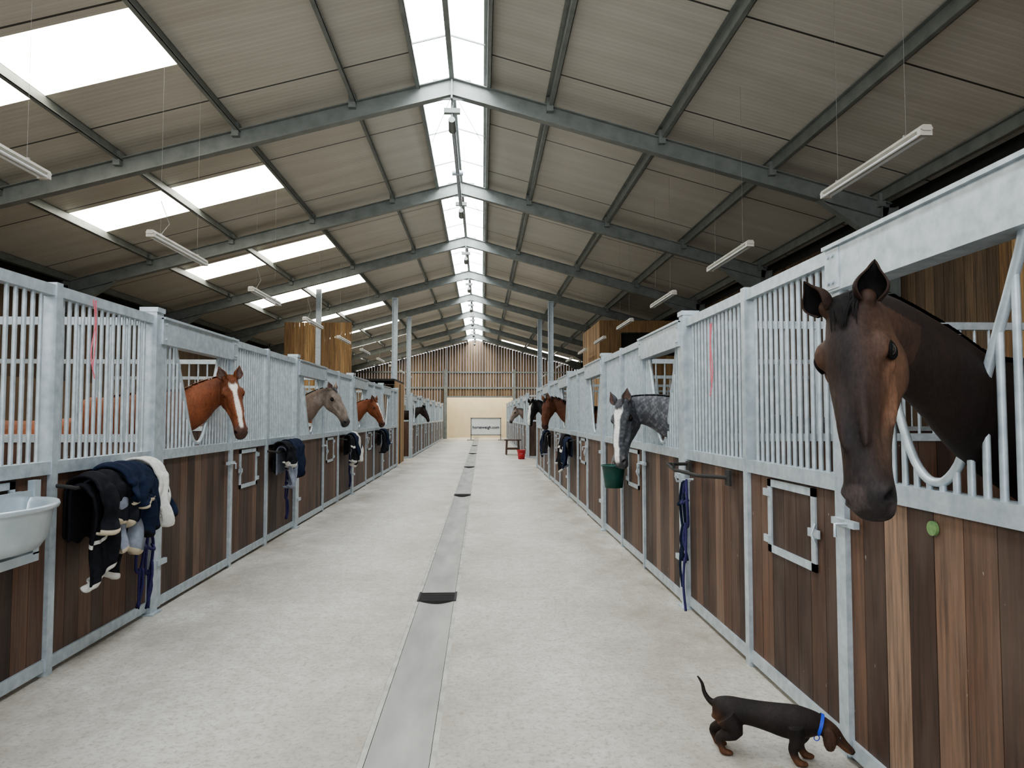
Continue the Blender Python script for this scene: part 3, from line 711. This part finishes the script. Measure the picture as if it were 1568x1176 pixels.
def headcollar(sx,sg,y,z,L,mat='purple'):
    g=group('headcollar_and_lead_rope'); m_=MB(); x=sx+sg*.10
    m_.tube([(sx+sg*.045,y,z),(x+sg*.05,y,z),(x+sg*.06,y,z+.04)],.009,8,1)
    rope(m_,[(x,y,z),(x+sg*.01,y-.05,z-.15),(x,y-.04,z-.33),(x,y+.03,z-.34),(x+sg*.01,y+.05,z-.15),(x,y+.01,z)],.011)
    rope(m_,[(x,y-.05,z-.15),(x+sg*.04,y,z-.18),(x,y+.05,z-.15)],.011)
    rope(m_,[(x,y,z-.33),(x+sg*.02,y+.02,z-.45),(x,y-.02,z-.6),(x+sg*.02,y+.015,z-.45),(x,y+.03,z-.34)],.009)
    rope(m_,[(x,y+.01,z-.33),(x+sg*.02,y-.03,z-.6),(x+sg*.01,y+.03,z-.62*L),(x+sg*.03,y,z-.8*L),(x+sg*.02,y-.02,z-L)],.010)
    m_.obj('webbing',[mat,'galv'],g)
headcollar(LX,1,5.12,.74,.55); headcollar(LX,1,5.26,.70,.45)
headcollar(LX,1,8.85,.82,.6); headcollar(LX,1,13.0,.8,.6); headcollar(RX,-1,5.22,1.02,.98); headcollar(RX,-1,5.30,1.0,.8,'navy')
b=MB(); b.tube([(RX-.04,5.32,1.13),(RX-.22,5.30,1.13),(RX-.25,5.0,1.11),(RX-.20,4.62,1.10),(RX-.04,4.45,1.10)],.013,8)
b.tube([(RX-.25,5.0,1.11),(RX-.26,5.0,1.16)],.01,8); b.box(RX-.06,RX-.045,5.28,5.36,1.08,1.15); b.box(RX-.06,RX-.045,4.41,4.49,1.05,1.15)
b.obj('swing_bridle_rack',['dark'])
for (X,yy,z,sg) in ((LX,4.55,2.1,1),(RX,4.75,2.0,-1)):
    b=MB(); rope(b,[(X+sg*.045,yy,z+.15),(X+sg*.05,yy+.02,z),(X+sg*.05,yy-.02,z-.2),(X+sg*.06,yy+.01,z-.36)],.004); rope(b,[(X+sg*.045,yy+.03,z+.15),(X+sg*.05,yy+.03,z-.1),(X+sg*.05,yy,z-.3)],.004)
    b.obj('baling_twine',['pink'])
def manger():
    g=group('feed_manger'); b=MB(); yc=3.50; xf=LX+.07
    def rg(ry,rx,z): return [V((xf+max(0.0,rx*math.sin(pi*k/24)),yc+ry*math.cos(pi*k/24),z)) for k in range(25)]
    rings=[rg(.27,.17,.81),rg(.36,.25,.83),rg(.40,.28,.88),rg(.425,.30,1.00),rg(.43,.305,1.025),rg(.45,.325,1.03),rg(.455,.33,1.045),rg(.45,.325,1.058),rg(.43,.305,1.055),rg(.405,.28,1.03),rg(.38,.26,.90),rg(.30,.2,.86)]
    b.loft(rings,0,.5,True)
    b.box(xf-.02,xf+.01,yc-.46,yc+.46,.98,1.09); b.box(xf-.02,xf+.02,yc-.5,yc-.45,.74,1.145); b.box(xf-.02,xf+.02,yc+.45,yc+.5,.74,1.145); b.box(xf-.02,xf+.02,yc-.5,yc+.5,.70,.75)
    b.obj('bowl',['galvs'],g)
manger()
def bucket(name,x,y,z,r,h,mat,hook=None):
    g=group(name); b=MB()
    R=lambda r_,z_:[V((x+r_*math.cos(2*pi*k/28),y+r_*math.sin(2*pi*k/28),z_)) for k in range(28)]
    b.loft([R(r*.75,z),R(r*.86,z+h*.5),R(r,z+h*.94),R(r*1.08,z+h*.95),R(r*1.08,z+h),R(r*.97,z+h),R(r*.82,z+h*.5),R(r*.7,z+.02)])
    b.obj('shell',[mat],g)
    c=MB()
    if hook: c.tube([tuple(q) for q in cr([(x,y-r,z+h*.93),(x+.03,y-r*.7,z+h+.12),hook,(x+.03,y+r*.7,z+h+.12),(x,y+r,z+h*.93)],5)],.004,6)
    else: c.tube([tuple(q) for q in cr([(x-r,y,z+h*.93),(x-r*.9,y+.03,z+h*.8),(x,y-r*1.1,z+h*.6),(x+r*.9,y+.03,z+h*.8),(x+r,y,z+h*.93)],5)],.004,6)
    c.obj('handle',['galv'],g)
bucket('feed_bucket',1.46,7.65,.71,.13,.25,'green',(1.585,7.65,1.2))
bucket('red_bucket',1.38,24.2,0,.15,.32,'red')
b=MB()
for yy in(26.8,27.3):
    for xx in(.95,1.45): b.beam((xx,yy,0),(xx*.9+.12,yy,.55),.06,.06)
for k in range(4): b.box(.88,1.52,26.75+k*.16,26.75+k*.16+.13,.55,.59,0,random.random())
b.box(.95,1.45,26.78,26.84,.2,.26); b.box(.95,1.45,27.26,27.32,.2,.26)
b.obj('mounting_bench',['wood'])
g=group('weighbridge_sign'); b=MB(); yy=43.0
b.box(-.65,1.15,yy,yy+.04,.35,1.35,0); 
for (p,q,z0,z1) in((-.7,1.2,.3,.36),(-.7,1.2,1.34,1.4),(-.7,-.64,.0,1.4),(1.14,1.2,0,1.4)): b.box(p,q,yy-.03,yy+.06,z0,z1,1)
b.box(-.9,-.5,yy-.4,yy+.4,0,.04,1); b.box(1.0,1.4,yy-.4,yy+.4,0,.04,1)
b.obj('board',['white','galvd'],g)
tc=bpy.data.curves.new('lettering','FONT'); tc.body='horseweigh.com'; tc.size=.25; tc.align_x='CENTER'; tc.extrude=.003; tc.offset=.004
to=bpy.data.objects.new('lettering',tc); scene.collection.objects.link(to); to.parent=g
to.location=(.25,yy-.01,.72); to.rotation_euler=(pi/2,0,0); tc.materials.append(M['navy'])
b=MB(); b.tube([(RX-.038,2.42,1.10),(RX-.05,2.42,1.10)],.026,20); b.obj('name_plate',['plate'])

# ------------------------------------------------------------ world, camera
wd=bpy.data.worlds.new('World'); scene.world=wd; wd.use_nodes=True; nt=wd.node_tree
bg=nt.nodes['Background']; bg.inputs[0].default_value=(.88,.94,1,1); bg.inputs[1].default_value=2.7
try: scene.view_settings.look='AgX - Medium High Contrast'
except Exception as ex: print('look',ex)
al=math.radians(2.49); be=math.radians(2.65)
F=V((math.sin(al)*math.cos(be),math.cos(al)*math.cos(be),math.sin(be))); R=V((math.cos(al),-math.sin(al),0)); U=R.cross(F)
cam=bpy.data.cameras.new('camera'); cam.lens=36*1060/1568; cam.sensor_width=36; cam.clip_end=200
co=bpy.data.objects.new('camera',cam); scene.collection.objects.link(co)
co.matrix_world=Matrix(((R.x,U.x,-F.x,0),(R.y,U.y,-F.y,0),(R.z,U.z,-F.z,1.5),(0,0,0,1)))
scene.camera=co
